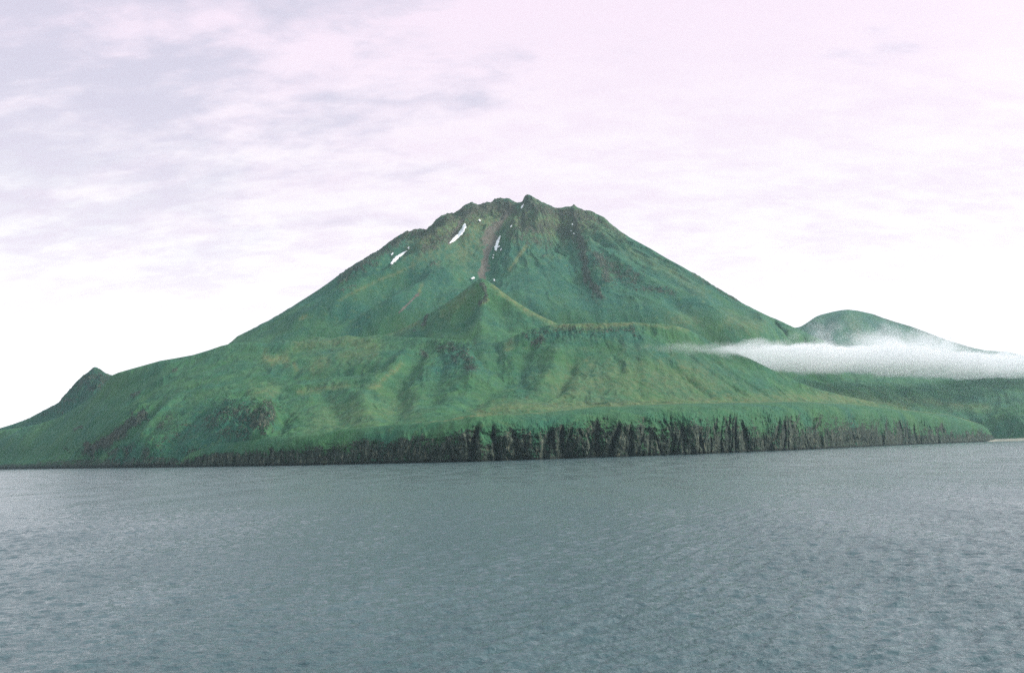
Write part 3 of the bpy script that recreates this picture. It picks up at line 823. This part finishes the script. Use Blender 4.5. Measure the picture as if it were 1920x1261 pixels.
# ================================================================== coastal slope far right
def build_coast():
    g0 = [(1440, 775, 2850), (1600, 778, 3100), (1700, 795, 3560), (1780, 812, 3760), (1835, 822, 3780)] + [
        (a, float(shore_v(a)) - 0.6, float(shore_D(np.array(float(a)))) * math.cos(float(unproj(a, 800)[0])) + 90) for a in (1858, 1880, 1920, 1980, 2150)]
    g1 = [(1440, 750, 2950), (1600, 757, 3350), (1700, 767, 3780), (1780, 776, 3950), (1850, 779, 3900), (1890, 776, 3800), (1920, 771, 3760), (1980, 762, 3750), (2150, 758, 3750)]
    g2 = [(1440, 730, 3200), (1600, 735, 3700), (1700, 742, 4150), (1780, 748, 4300), (1850, 750, 4300), (1920, 742, 4300), (2150, 735, 4300)]
    g3 = [(1440, 706, 3700), (1600, 711, 4400), (1700, 713, 4700), (1920, 712, 5000), (2150, 718, 5100)]
    g4 = [(1440, 690, 4500), (1600, 688, 5200), (1700, 690, 5400), (1920, 694, 5700), (2150, 705, 5700)]
    under = lambda az, ua, Ds, Zs: (shore_D(np.clip(ua, 1700, 3000)) - 60 + 0 * ua, np.full(az.shape, -25.0))
    g0f = lambda az, ua, Ds, Zs: rail_pts(g0, az, 3)
    ua0 = np.linspace(1440, 2150, 560)

    def u0(az, ua, Ds, Zs):
        Dd, Zz = rail_pts(g0, az, 3)
        return Dd - 60, np.minimum(Zz, 2) - 25
    AZ, Dm, Z, X, Y = loft(1440, 2150, 560, [u0, g0f, (g1, 5), (g2, 6), (g3, 6), (g4, 6)], [10, 90, 90, 80, 50])
    U, V = proj(X, Y, Z)
    am = sst(Z, 3, 30)
    Z += (fbm(X / 300, Y / 300, 5, seed=81) * 16 + fbm(X / 90, Y / 90, 4, seed=82) * 5 + ridged(U / 30 - V / 60, V / 50, 4, seed=83) * 7) * am
    Z = carve(X, Y, Z, AZ, Dm, [
        (-22, 40, [(1680, 725), (1700, 738), (1715, 748)]), (-24, 60, [(1740, 752), (1800, 756), (1870, 752)]),
        (20, 60, [(1700, 735), (1780, 738), (1860, 730), (1920, 722)]), (-18, 50, [(1640, 735), (1680, 755), (1720, 768)]),
        (-22, 45, [(1860, 785), (1880, 800), (1900, 815)]), (20, 45, [(1840, 785), (1860, 802), (1880, 820)]), (20, 45, [(1885, 782), (1905, 800), (1925, 815)]),
        (-22, 60, [(1760, 718), (1840, 722), (1920, 730)]),
    ])
    U, V = proj(X, Y, Z)
    strokes = [('G', 0.5, 12, [(1480, 742), (1560, 745), (1640, 755), (1700, 765)]), ('G', 0.4, 6, [(1700, 748), (1800, 760), (1850, 762)]),
               ('d', 0.8, 12, [(1760, 750), (1860, 752), (1920, 745)])]
    cov, ton = paint(U, V, strokes, tone=(0.45, 1.0, 0))
    Z = roughen(X, Y, Z, cov)
    ton = mottle(AZ * Dm, Dm, X, Y, ton)
    o = grid_mesh('coastal_slope', X, Y, Z, GROUND, dict(cover=cov, tone=ton))
    tag(o, 'low rolling green coastal slope at the far right below the fog', 'slope', kind='structure')


build_coast()


# ================================================================== sea cliff
def build_cliff():
    nc = 2600
    a_ct, te_ct = unproj(*np.array(CLIFF_TOP, float).T)

    def endf(ua):
        return sst(ua, 325, 400) * (1 - sst(ua, 1835, 1872))

    def under(az, ua, Ds, Zs):
        return shore_D(ua) - 14, np.full(az.shape, -18.0)

    def foot(az, ua, Ds, Zs):
        return shore_D(ua), np.full(az.shape, 0.0)

    def top_z(az, ua, dd):
        te = gsmooth(np.interp(az, a_ct, te_ct), 2)
        Dd = shore_D(ua) + dd
        return Dd, np.maximum(CAM_H + Dd * te, 1.0)

    def mid(az, ua, Ds, Zs):
        Dt, zt = top_z(az, ua, 60)
        f = 0.56 + 0.12 * fbm(ua / 60, ua * 0, 3, 91) * 2 - 0.16 * sst(ua, 1380, 1500)
        return shore_D(ua) + 12 + 10 * sst(ua, 1500, 1750), np.maximum(zt * f, 0.7)

    def top(az, ua, Ds, Zs):
        return top_z(az, ua, 66 + 16 * sst(ua, 1200, 1500))

    bench = [(300, 866, 0), (350, 850, 0), (440, 824, 0), (600, 810, 0), (700, 798, 0), (800, 789, 0), (900, 781.5, 0), (980, 775, 0), (1060, 769, 0), (1120, 763, 0), (1200, 759, 0), (1300, 756, 0), (1400, 754, 0), (1500, 752, 0), (1600, 757, 0), (1700, 768, 0), (1780, 777, 0), (1840, 795, 0), (1862, 812, 0), (1900, 826, 0)]

    def back(az, ua, Ds, Zs):
        a, te = unproj(*np.array(bench, float)[:, :2].T)
        te = gsmooth(np.interp(az, a, te), 5)
        Dd = shore_D(ua) + 120 + 260 * sst(ua, 850, 1250)
        return Dd, np.maximum(CAM_H + Dd * te, 1.2)

    def back2(az, ua, Ds, Zs):
        return Ds[-1] + 160, Zs[-1] - 14
    AZ, Dm, Z, X, Y = loft(325, 1875, nc, [under, foot, mid, top, back, back2], [10, 130, 90, 60, 8])
    U, V = proj(X, Y, Z)
    # arc length along the shore for isotropic relief
    s = np.broadcast_to(np.concatenate([[0], np.cumsum(np.hypot(np.diff(X[10]), np.diff(Y[10])))]), X.shape)
    ztop = np.maximum(Z.max(0), 5)[None, :]
    rel = np.clip(Z / ztop, -0.3, 1.2)
    bs = np.interp(U, [330, 560, 800, 880, 1300, 1700, 1790, 1860], [0.35, 0.42, 0.62, 1.15, 1.1, 0.9, 0.55, 0.4])
    wx = fbm(s / 70, Z / 60, 4, 97)                       # warp so that no rib runs straight
    wy = fbm(s / 50 + 40, Z / 80, 3, 98)
    down = 1 - sst(rel, 0.10, 0.95)
    stretch = 1 + 0.9 * sst(U, 1380, 1720)
    lean = s / stretch + 16 * wx * (0.4 + rel) + Z * 0.30 * vnoise(s / 170, s * 0 + 3.3, seed=96)
    size = 1 + 0.45 * vnoise(s / 260, s * 0 + 7.7, seed=99)
    # clefts of very different width and height, opening downwards
    q = vnoise(lean / 44, Z / 150 + 2, seed=101)
    reach = 0.46 + 0.30 * vnoise(lean / 75, s * 0 + 1.1, seed=113)
    cleft = np.exp(-(q / (0.10 + 0.12 * down)) ** 2) * (1 - sst(rel, reach, reach + 0.25))
    q2 = vnoise(lean / 27 + 5, Z / 75, seed=102)
    cleft = cleft * (0.25 + 0.75 * sst(vnoise(s / 85, s * 0 + 4.4, seed=115), -0.25, 0.45))
    cleft2 = np.exp(-(q2 / 0.16) ** 2) * (1 - sst(rel, reach - 0.1, reach + 0.3))
    q3 = ridged((s + 5 * wy * 3) / 13, Z / 24, 5, seed=103, gain=0.62)
    butt = fbm(s / 130, Z / 300, 3, 104)
    step = fbm(s / 34, Z / 15, 5, 107, gain=0.6)           # ledges and broken blocks
    prof = (1 - sst(rel, 0.55, 1.0)) * sst(rel, -0.2, 0.06)
    dD = (24 * cleft + 10 * cleft2 - 7.0 * q3 - 26 * butt * size + 8 * step) * prof * bs
    dD += (4 * fbm(s / 45, Z / 45, 4, 118) - 8 * butt) * bs * (1 - sst(rel, 0.9, 1.1)) * sst(rel, 0.4, 0.6)
    Dm = Dm + dD
    edge = (1 - sst(Dm - shore_D(U), 80, 220)) * sst(ztop, 10, 40)
    zadd = (-5 * cleft * sst(rel, 0.3, 0.6) - 4.5 * (vnoise(lean / 62, s * 0 + 2.2, seed=101) ** 2 < 0.01) * 0 - 5 * butt + 4.6 * fbm(s / 36, Dm / 40, 5, 109, gain=0.6)) * sst(rel, 0.35, 0.9) * edge * bs
    Z = Z + zadd + np.where(rel > 0.5, fbm(X / 90, Y / 90, 4, 110) * 2.5 * sst(ztop, 10, 40), 0)
    X, Y = Dm * np.sin(AZ), Dm * np.cos(AZ)
    U, V = proj(X, Y, Z)
    # steepness of the finished face
    def grad(A):
        return np.gradient(A, axis=0), np.gradient(A, axis=1)
    (xr, xc), (yr, yc), (zr, zc2) = grad(X), grad(Y), grad(Z)
    nx, ny, nz = yr * zc2 - zr * yc, zr * xc - xr * zc2, xr * yc - yr * xc
    steep = 1 - np.abs(nz) / np.maximum(np.sqrt(nx * nx + ny * ny + nz * nz), 1e-9)
    # cover: bare rock below, turf creeping down in tongues between the buttresses
    gl = np.interp(U, [330, 500, 560, 700, 800, 900, 1100, 1300, 1500, 1620, 1740, 1800, 1870],
                   [0.44, 0.34, 0.38, 0.46, 0.50, 0.53, 0.50, 0.40, 0.36, 0.40, 0.22, 0.18, 0.7])
    tong = fbm(lean / 30, Z / 110, 5, 111, gain=0.6)
    gl = np.minimum(gl + 0.60 * tong + 0.10 * q3 + 0.16 * cleft - 0.10 * step + 0.35 * (steep - 0.55), 0.88)
    rock = 1 - sst(rel, gl - 0.16, gl + 0.10)
    cov = np.zeros(U.shape + (4,)); cov[..., 3] = 1
    cov[..., 0] = np.clip(0.06 + 0.58 * rock + 0.30 * sst(steep, 0.55, 0.9) * (1 - sst(rel, 0.75, 0.95)), 0.04, 0.92) * (1 - 0.8 * sst(rel, gl + 0.1, gl + 0.3))
    ton = np.zeros(U.shape + (4,)); ton[..., 3] = 1
    ton[..., 0] = 0.4
    ton[..., 1] = 1.0
    # wave-washed dark band, with pale ledges in a few places
    wet = 1 - sst(Z, 2.0, 6.5 + 5 * fbm(s / 40, s * 0, 3, 112))
    ton[..., 1] *= 1 - 0.72 * wet
    cov[..., 0] = np.maximum(cov[..., 0], wet)
    pale = np.exp(-((Z - 11) / 5) ** 2) * np.exp(-(np.minimum(np.abs(U - 480), np.minimum(np.abs(U - 605), np.abs(U - 545) + 12)) / 22) ** 2)
    cov[..., 2] = pale * 1.2
    cov[..., 1] = np.clip(sst(rel, 0.93, 1.0) * sst(Dm - shore_D(U), 55, 90) * sst(U, 560, 900) * 0.85, 0, 1)
    ton = mottle(lean, Z, X, Y, ton)
    o = grid_mesh('sea_cliff', X, Y, Z, GROUND, dict(cover=cov, tone=ton))
    tag(o, 'long dark buttressed sea cliff with a grassy top along the shore', 'sea cliff', kind='structure')


build_cliff()


# ================================================================== beach at the far right
def build_beach():
    m = bpy.data.materials.new('beach_shingle'); m.use_nodes = True
    N = NT(m.node_tree); N.t.nodes.clear()
    P = N.n('ShaderNodeNewGeometry').outputs['Position']
    c = N.mix(N.ss(N.noise(P, 0.08, 5, 0.6), 0.35, 0.65), (0.23, 0.22, 0.18, 1), (0.36, 0.33, 0.26, 1))
    p = N.n('ShaderNodeBsdfPrincipled', None, Base_Color=c, Roughness=0.9)
    o = N.n('ShaderNodeOutputMaterial'); N.t.links.new(p.outputs[0], o.inputs[0])
    r0 = [(a, float(shore_v(a)), float(shore_D(np.array(float(a)))) * math.cos(float(unproj(a, 800)[0])) - 10) for a in (1845, 1870, 1900, 1920, 1960, 2000, 2150)]
    f = lambda d, z: (lambda az, ua, Ds, Zs: (rail_pts(r0, az)[0] + d, np.full(az.shape, z) + 1.0 * fbm(ua / 12, ua * 0 + d, 3, 120)))
    AZ, Dm, Z, X, Y = loft(1845, 2150, 200, [f(-40, -6.0), f(0, -0.6), f(50, 5.0), f(130, 9.5), f(330, 10)], [4, 8, 10, 10])
    o = grid_mesh('beach', X, Y, Z, m)
    tag(o, 'thin strip of pale shingle beach at the far right waterline', 'beach', kind='structure')


build_beach()


# ================================================================== snow patches on the volcano
def surf_interp(U, V, X, Y, Z):
    """front-most surface point of the mountain for a pixel"""
    ok = (Z > 300)
    D_ = np.hypot(X, Y)
    def q(pu, pv):
        d = np.where(ok, (U - pu) ** 2 + (V - pv) ** 2, 1e9)
        near = d < max(d.min() * 2.5, 2.0)
        Dn = np.where(near, D_, 1e9)
        k = np.unravel_index(Dn.argmin(), Dn.shape)
        return k
    return q


def build_snow():
    X, Y, Z, U, V, AZ, Dm = MT
    m = bpy.data.materials.new('old_snow'); m.use_nodes = True
    N = NT(m.node_tree); N.t.nodes.clear()
    P = N.n('ShaderNodeNewGeometry').outputs['Position']
    c = N.mix(N.ss(N.noise(P, 0.12, 5, 0.6), 0.4, 0.7), (0.96, 0.95, 0.96, 1), (0.88, 0.86, 0.87, 1))
    p = N.n('ShaderNodeBsdfPrincipled', None, Base_Color=c, Roughness=0.7)
    o = N.n('ShaderNodeOutputMaterial'); N.t.links.new(p.outputs[0], o.inputs[0])
    q = surf_interp(U, V, X, Y, Z)
    # (spine [(u, v, half width px)], label)
    patches = [
        ([(871.5, 419, 1.2), (871, 424, 3.0), (867, 432, 3.2), (861, 440, 3.0), (852, 448, 2.4), (841, 457.5, 0.6)], 'longest white snow streak, in the gully left of the summit scree'),
        ([(763, 470, 0.8), (752, 477, 1.8), (745, 482, 2.6), (738, 489, 2.4), (732.5, 495, 1.2)], 'narrow slanting snow streak on the outer left flank below the skyline'),
        ([(767, 463, 1.2), (765, 466, 1.7)], 'tiny snow spot just above the outer left streak'),
        ([(737, 474, 0.9), (733, 478, 1.5)], 'faint small snow spot nearest the left skyline'),
        ([(938, 442, 0.7), (935, 448, 2.0), (932, 456, 2.2), (930, 463, 2.8), (929, 470, 1.4)], 'upright snow patch beside the central scree gully'),
        ([(931, 463, 2.0), (935.5, 461.5, 1.6), (937.5, 461, 0.8)], None),
        ([(940.5, 466, 1.0), (938, 469, 1.6)], 'small snow spot right of the upright gully patch'),
        ([(898, 411.5, 1.6), (900.5, 414.5, 2.0)], 'round snow spot under the flat-topped summit rock'),
        ([(981.5, 383, 1.0), (979, 387, 1.9), (977, 390.5, 1.2)], 'small snow wedge in the notch left of the highest peak'),
        ([(960, 422, 0.8), (957, 425.5, 1.4)], 'faint snow sliver halfway down the summit gully wall'),
        ([(1072, 419, 1.2), (1074, 422, 1.7)], 'highest of the three snow dots on the right rocky rib'),
        ([(1070, 432, 1.1), (1071.5, 434, 1.6)], 'left lower snow dot of three on the right rocky rib'),
        ([(1075, 437, 1.3), (1077, 439, 1.7)], 'lowest snow dot of three on the right rocky rib'),
        ([(926, 477, 1.0), (925, 479, 1.4)], 'faint snow dot below the upright gully patch'),
        ([(924, 482, 1.1), (925, 484, 1.4)], 'lower faint snow dot below the upright gully patch'),
        ([(883, 522, 1.3), (888, 520.5, 1.9), (890, 520, 1.0)], 'small flat snow patch left of the spur tip'),
        ([(926, 523, 1.0), (927, 527, 1.7)], 'small snow dot right of the spur tip'),
    ]
    last = None
    for spine, label in patches:
        sp = np.array(spine, float)
        n = 4 * (len(sp) - 1) + 1
        t = np.linspace(0, len(sp) - 1, n)
        su, sv, sw = (np.interp(t, np.arange(len(sp)), sp[:, i]) for i in range(3))
        du, dv = np.gradient(su), np.gradient(sv)
        L = np.hypot(du, dv) + 1e-9
        nu_, nv_ = -dv / L, du / L
        k0 = q(su[n // 2], sv[n // 2])
        # tangent frame: plane fitted to the mountain round the patch
        r = np.hypot(U - su[n // 2], V - sv[n // 2])
        D_ = np.hypot(X, Y)
        sel = (r < max(8, np.ptp(sv) * 0.75)) & (np.abs(D_ - D_[k0]) < 260)
        verts, faces = [], []
        W = 7
        wk = 1.1 if sw.max() > 2.1 else 0.8
        def surf(pu, pv):
            # local weighted depth around the pixel
            d2 = (U[sel] - pu) ** 2 + (V[sel] - pv) ** 2
            nr = d2 < max(d2.min() * 1.5, 5.0)
            dd = D_[sel][nr].min()
            a, te = unproj(pu, pv)
            d0 = dd - 4.0                                  # snow drift fills the hollow: metres proud of the ground
            return np.array([d0 * math.sin(a), d0 * math.cos(a), CAM_H + d0 * te])
        for i in range(n):
            jit = 1 + 0.22 * math.sin(i * 2.1 + su[0]) + 0.12 * math.sin(i * 5.3 + sv[0])
            for j in range(W):
                f = (j / (W - 1) - 0.5) * 2
                pt = surf(su[i] + nu_[i] * f * sw[i] * jit * wk, sv[i] + nv_[i] * f * sw[i] * jit * wk)
                lift = (1 - abs(f) ** 2) * 2.0
                nrm = pt - np.array([0, 0, CAM_H]); nrm /= np.linalg.norm(nrm)
                pt = pt - nrm * lift + np.array([0, 0, 0.5 * lift])
                verts.append(pt)
        nt = len(verts)
        for i in range(nt):                                # underside, sunk into the slope
            v = verts[i]; nrm = v - np.array([0, 0, CAM_H]); nrm /= np.linalg.norm(nrm)
            verts.append(v + nrm * 18 - np.array([0, 0, 4.0]))
        for i in range(n - 1):
            for j in range(W - 1):
                a = i * W + j
                faces.append((a, a + 1, a + W + 1, a + W))
                faces.append((nt + a, nt + a + W, nt + a + W + 1, nt + a + 1))
        rim = [j for j in range(W)] + [i * W + W - 1 for i in range(1, n)] + [(n - 1) * W + j for j in range(W - 2, -1, -1)] + [i * W for i in range(n - 2, 0, -1)]
        for a, b in zip(rim, rim[1:] + rim[:1]):
            faces.append((b, a, nt + a, nt + b))
        if label is None:                                  # second lobe of the previous patch
            base = last[0]; off = len(base)
            base += verts; last[1].extend([tuple(x + off for x in f) for f in faces])
            make_patch(last, m, replace=True)
            continue
        last = [list(verts), list(faces), label, None]
        make_patch(last, m)


def make_patch(rec, m, replace=False):
    verts, faces, label, old = rec
    c = np.mean(verts, 0)
    me = bpy.data.meshes.new('snow_patch')
    me.from_pydata([tuple(v - c) for v in verts], [], faces)
    for p in me.polygons:
        p.use_smooth = True
    me.materials.append(m)
    me.update()
    if replace:
        old.data = me; old.location = c
        return
    o = bpy.data.objects.new('snow_patch', me)
    o.location = c
    COL.objects.link(o)
    tag(o, label, 'snow patch', 'snow patches high on the volcano')
    rec[3] = o


build_snow()


# ================================================================== sea
def build_sea():
    m = bpy.data.materials.new('sea_water'); m.use_nodes = True
    N = NT(m.node_tree); N.t.nodes.clear()
    P = N.n('ShaderNodeNewGeometry').outputs['Position']
    gust = N.noise(N.xf(P, scale=(1, 0.45, 1)), 0.012, 3, 0.55)
    w1 = N.noise(N.xf(P, scale=(0.55, 1.0, 1), rot=(0, 0, 0.12)), 1.15, 4, 0.62, 0.6)
    w2 = N.noise(N.xf(P, scale=(0.7, 1.0, 1), rot=(0, 0, -0.2)), 0.30, 3, 0.55, 0.4)
    w3 = N.noise(N.xf(P, scale=(0.8, 1.0, 1), rot=(0, 0, 0.3)), 4.2, 3, 0.6, 0.2)
    h = N.m('ADD', N.m('ADD', N.m('MULTIPLY', w1, 0.34), N.m('MULTIPLY', w2, 0.55)), N.m('MULTIPLY', w3, 0.16))
    lanes = N.noise(N.xf(P, scale=(1, 0.30, 1), rot=(0, 0, 0.25)), 0.05, 5, 0.68)
    st = N.m('ADD', 0.45, N.m('ADD', N.m('MULTIPLY', gust, 0.5), N.m('MULTIPLY', N.ss(lanes, 0.36, 0.64), 0.5)))
    ro = N.m('ADD', 0.08, N.m('MULTIPLY', N.ss(lanes, 0.36, 0.64), 0.12))
    bump = N.n('ShaderNodeBump', None, Strength=st, Distance=0.9, Height=h)
    p = N.n('ShaderNodeBsdfPrincipled', None, Base_Color=(0.066, 0.114, 0.122, 1), Roughness=ro, IOR=1.333, Normal=bump.outputs[0])
    p.inputs['Specular Tint'].default_value = (0.93, 0.97, 1.0, 1)
    o = N.n('ShaderNodeOutputMaterial'); N.t.links.new(p.outputs[0], o.inputs[0])
    # one sheet, fine near the camera, reaching past the horizon
    r = np.concatenate([[0.5, 8, 18], np.geomspace(28, 1500, 1500), np.geomspace(1540, 60000, 60)])
    az = np.concatenate([np.linspace(-math.pi, -0.62, 60, endpoint=False), np.linspace(-0.62, 0.62, 1150), np.linspace(0.62, math.pi, 61)[1:]])
    AZ, Rr = np.meshgrid(az, r)
    X, Y = Rr * np.sin(AZ), Rr * np.cos(AZ)
    Z = np.zeros_like(X)
    dr = np.gradient(r)[:, None] * np.ones_like(X)
    dl = np.maximum(dr, Rr * 0.00108)
    rng = np.random.RandomState(7)
    gusty = 0.8 + 0.45 * fbm(X / 90, Y / 140, 3, 130)
    for i in range(90):
        lam = 0.45 * (4.2 / 0.45) ** rng.rand()
        th = math.radians(90 + 14) + rng.randn() * 0.62
        kx, ky = math.cos(th) * 2 * math.pi / lam, math.sin(th) * 2 * math.pi / lam
        amp = 0.0070 * lam ** 0.66
        fade = 1 - sst(dl * np.abs(math.sin(th)) + 0.2 * dl, lam * 0.18, lam * 0.42)
        ph = kx * X + ky * Y + rng.rand() * 6.28
        ok = fade[:, 200] > 0
        s = np.sin(ph[ok])
        Z[ok] += amp * fade[ok] * gusty[ok] * (s + 0.35 * s * s * s)
    side = 1 - sst(np.abs(AZ), 0.5, 0.62)
    Z *= side
    o = grid_mesh('water', X, Y, Z, m)
    tag(o, 'rippled grey-blue sea filling the foreground', 'sea', kind='structure')


build_sea()


# ================================================================== fog bank
def build_fog():
    m = bpy.data.materials.new('fog'); m.use_nodes = True
    N = NT(m.node_tree); N.t.nodes.clear()
    tc = N.n('ShaderNodeTexCoord')
    O = tc.outputs['Object']
    s = N.n('ShaderNodeSeparateXYZ', None, i0=O)
    x, y, z = s.outputs            # metres in the box frame: x along, z up
    na = N.noise(N.xf(O, scale=(1, 1, 1.5)), 0.0075, 5, 0.60)
    nb = N.noise(N.xf(O, scale=(1, 1, 1.2), loc=(400, 0, 90)), 0.0042, 5, 0.60, 0.3)
    # core band: ragged top, softer base, thin at the left end
    nf = N.noise(N.xf(O, scale=(1, 1, 1.3), loc=(70, 0, 30)), 0.022, 4, 0.6)
    wob = N.m('ADD', N.m('MULTIPLY', N.m('SUBTRACT', na, 0.5), 95.0), N.m('MULTIPLY', N.m('SUBTRACT', nf, 0.5), 34.0))
    zz = N.m('ADD', z, wob)
    tail = N.ss(x, -1450, -650)
    top_e = N.m('ADD', -4.0, N.m('MULTIPLY', tail, 22.0))
    core = N.m('MULTIPLY', N.ss(N.m('SUBTRACT', top_e, zz), -10, 14), N.ss(N.m('ADD', zz, N.m('ADD', 22.0, N.m('MULTIPLY', tail, 26.0))), -4, 26))
    ya = N.m('ABSOLUTE', y)
    half = N.m('ADD', 110.0, N.m('MULTIPLY', N.ss(x, -1100, -300), 100.0))
    ycut = N.ss(N.m('SUBTRACT', half, ya), 0, 80)
    dcore = N.m('MULTIPLY', N.m('MULTIPLY', core, ycut), N.m('ADD', 0.0080, N.m('MULTIPLY', tail, 0.07)))
    # torn wisps above the band
    wz = N.m('MULTIPLY', N.ss(z, 5, 35), N.ss(N.m('MULTIPLY', z, -1.0), -140, -75))
    wx = N.ss(x, -800, -450)
    wis = N.m('MULTIPLY', N.ss(N.m('ADD', N.m('MULTIPLY', nb, 0.7), N.m('MULTIPLY', nf, 0.3)), 0.50, 0.62), N.m('MULTIPLY', wz, wx))
    dw = N.m('MULTIPLY', N.m('MULTIPLY', wis, ycut), 0.0065)
    ends = N.ss(x, -1640, -1330)
    dens = N.m('MULTIPLY', N.m('ADD', dcore, dw), ends)
    v = N.n('ShaderNodeVolumePrincipled', None, Color=(0.996, 0.99, 0.998, 1), Density=dens, Anisotropy=-0.3)
    o = N.n('ShaderNodeOutputMaterial'); N.t.links.new(v.outputs[0], o.inputs['Volume'])
    import bmesh
    bm = bmesh.new()
    bmesh.ops.create_cube(bm, size=1.0)
    bmesh.ops.scale(bm, vec=(3500, 440, 250), verts=bm.verts)
    bmesh.ops.translate(bm, vec=(90, 0, 20), verts=bm.verts)
    me = bpy.data.meshes.new('fog_bank'); bm.to_mesh(me); bm.free()
    me.materials.append(m)
    ob = bpy.data.objects.new('fog_bank', me)
    COL.objects.link(ob)
    a1, t1 = unproj(1250, 646); a2, t2 = unproj(1900, 686)
    D1, D2 = 2640.0 / math.cos(a1), 4800.0 / math.cos(a2)
    p1 = np.array([D1 * math.sin(a1), D1 * math.cos(a1), CAM_H + D1 * t1])
    p2 = np.array([D2 * math.sin(a2), D2 * math.cos(a2), CAM_H + D2 * t2])
    c = (p1 + p2) / 2
    d = p2 - p1
    ob.location = c
    ob.rotation_euler = (0, -math.atan2(d[2], math.hypot(d[0], d[1])), math.atan2(d[1], d[0]))
    tag(ob, 'long low bank of white fog lying across the right-hand slopes', 'fog bank', kind='stuff')


build_fog()


# ================================================================== sea air
def build_haze():
    import bmesh
    m = bpy.data.materials.new('sea_air'); m.use_nodes = True
    N = NT(m.node_tree); N.t.nodes.clear()
    v = N.n('ShaderNodeVolumePrincipled', None, Color=(0.66, 0.88, 0.96, 1), Density=0.000024, Anisotropy=0.2)
    o = N.n('ShaderNodeOutputMaterial'); N.t.links.new(v.outputs[0], o.inputs['Volume'])
    bm = bmesh.new(); bmesh.ops.create_cube(bm, size=1.0)
    bmesh.ops.scale(bm, vec=(9400, 10600, 1420), verts=bm.verts)
    me = bpy.data.meshes.new('haze'); bm.to_mesh(me); bm.free()
    me.materials.append(m)
    ob = bpy.data.objects.new('haze', me); COL.objects.link(ob)
    ob.location = (500, 4300, 1420 / 2 - 60)
    tag(ob, 'thin blue sea haze between the viewer and the island', 'haze', kind='stuff')


HAZE = True
if HAZE:
    build_haze()
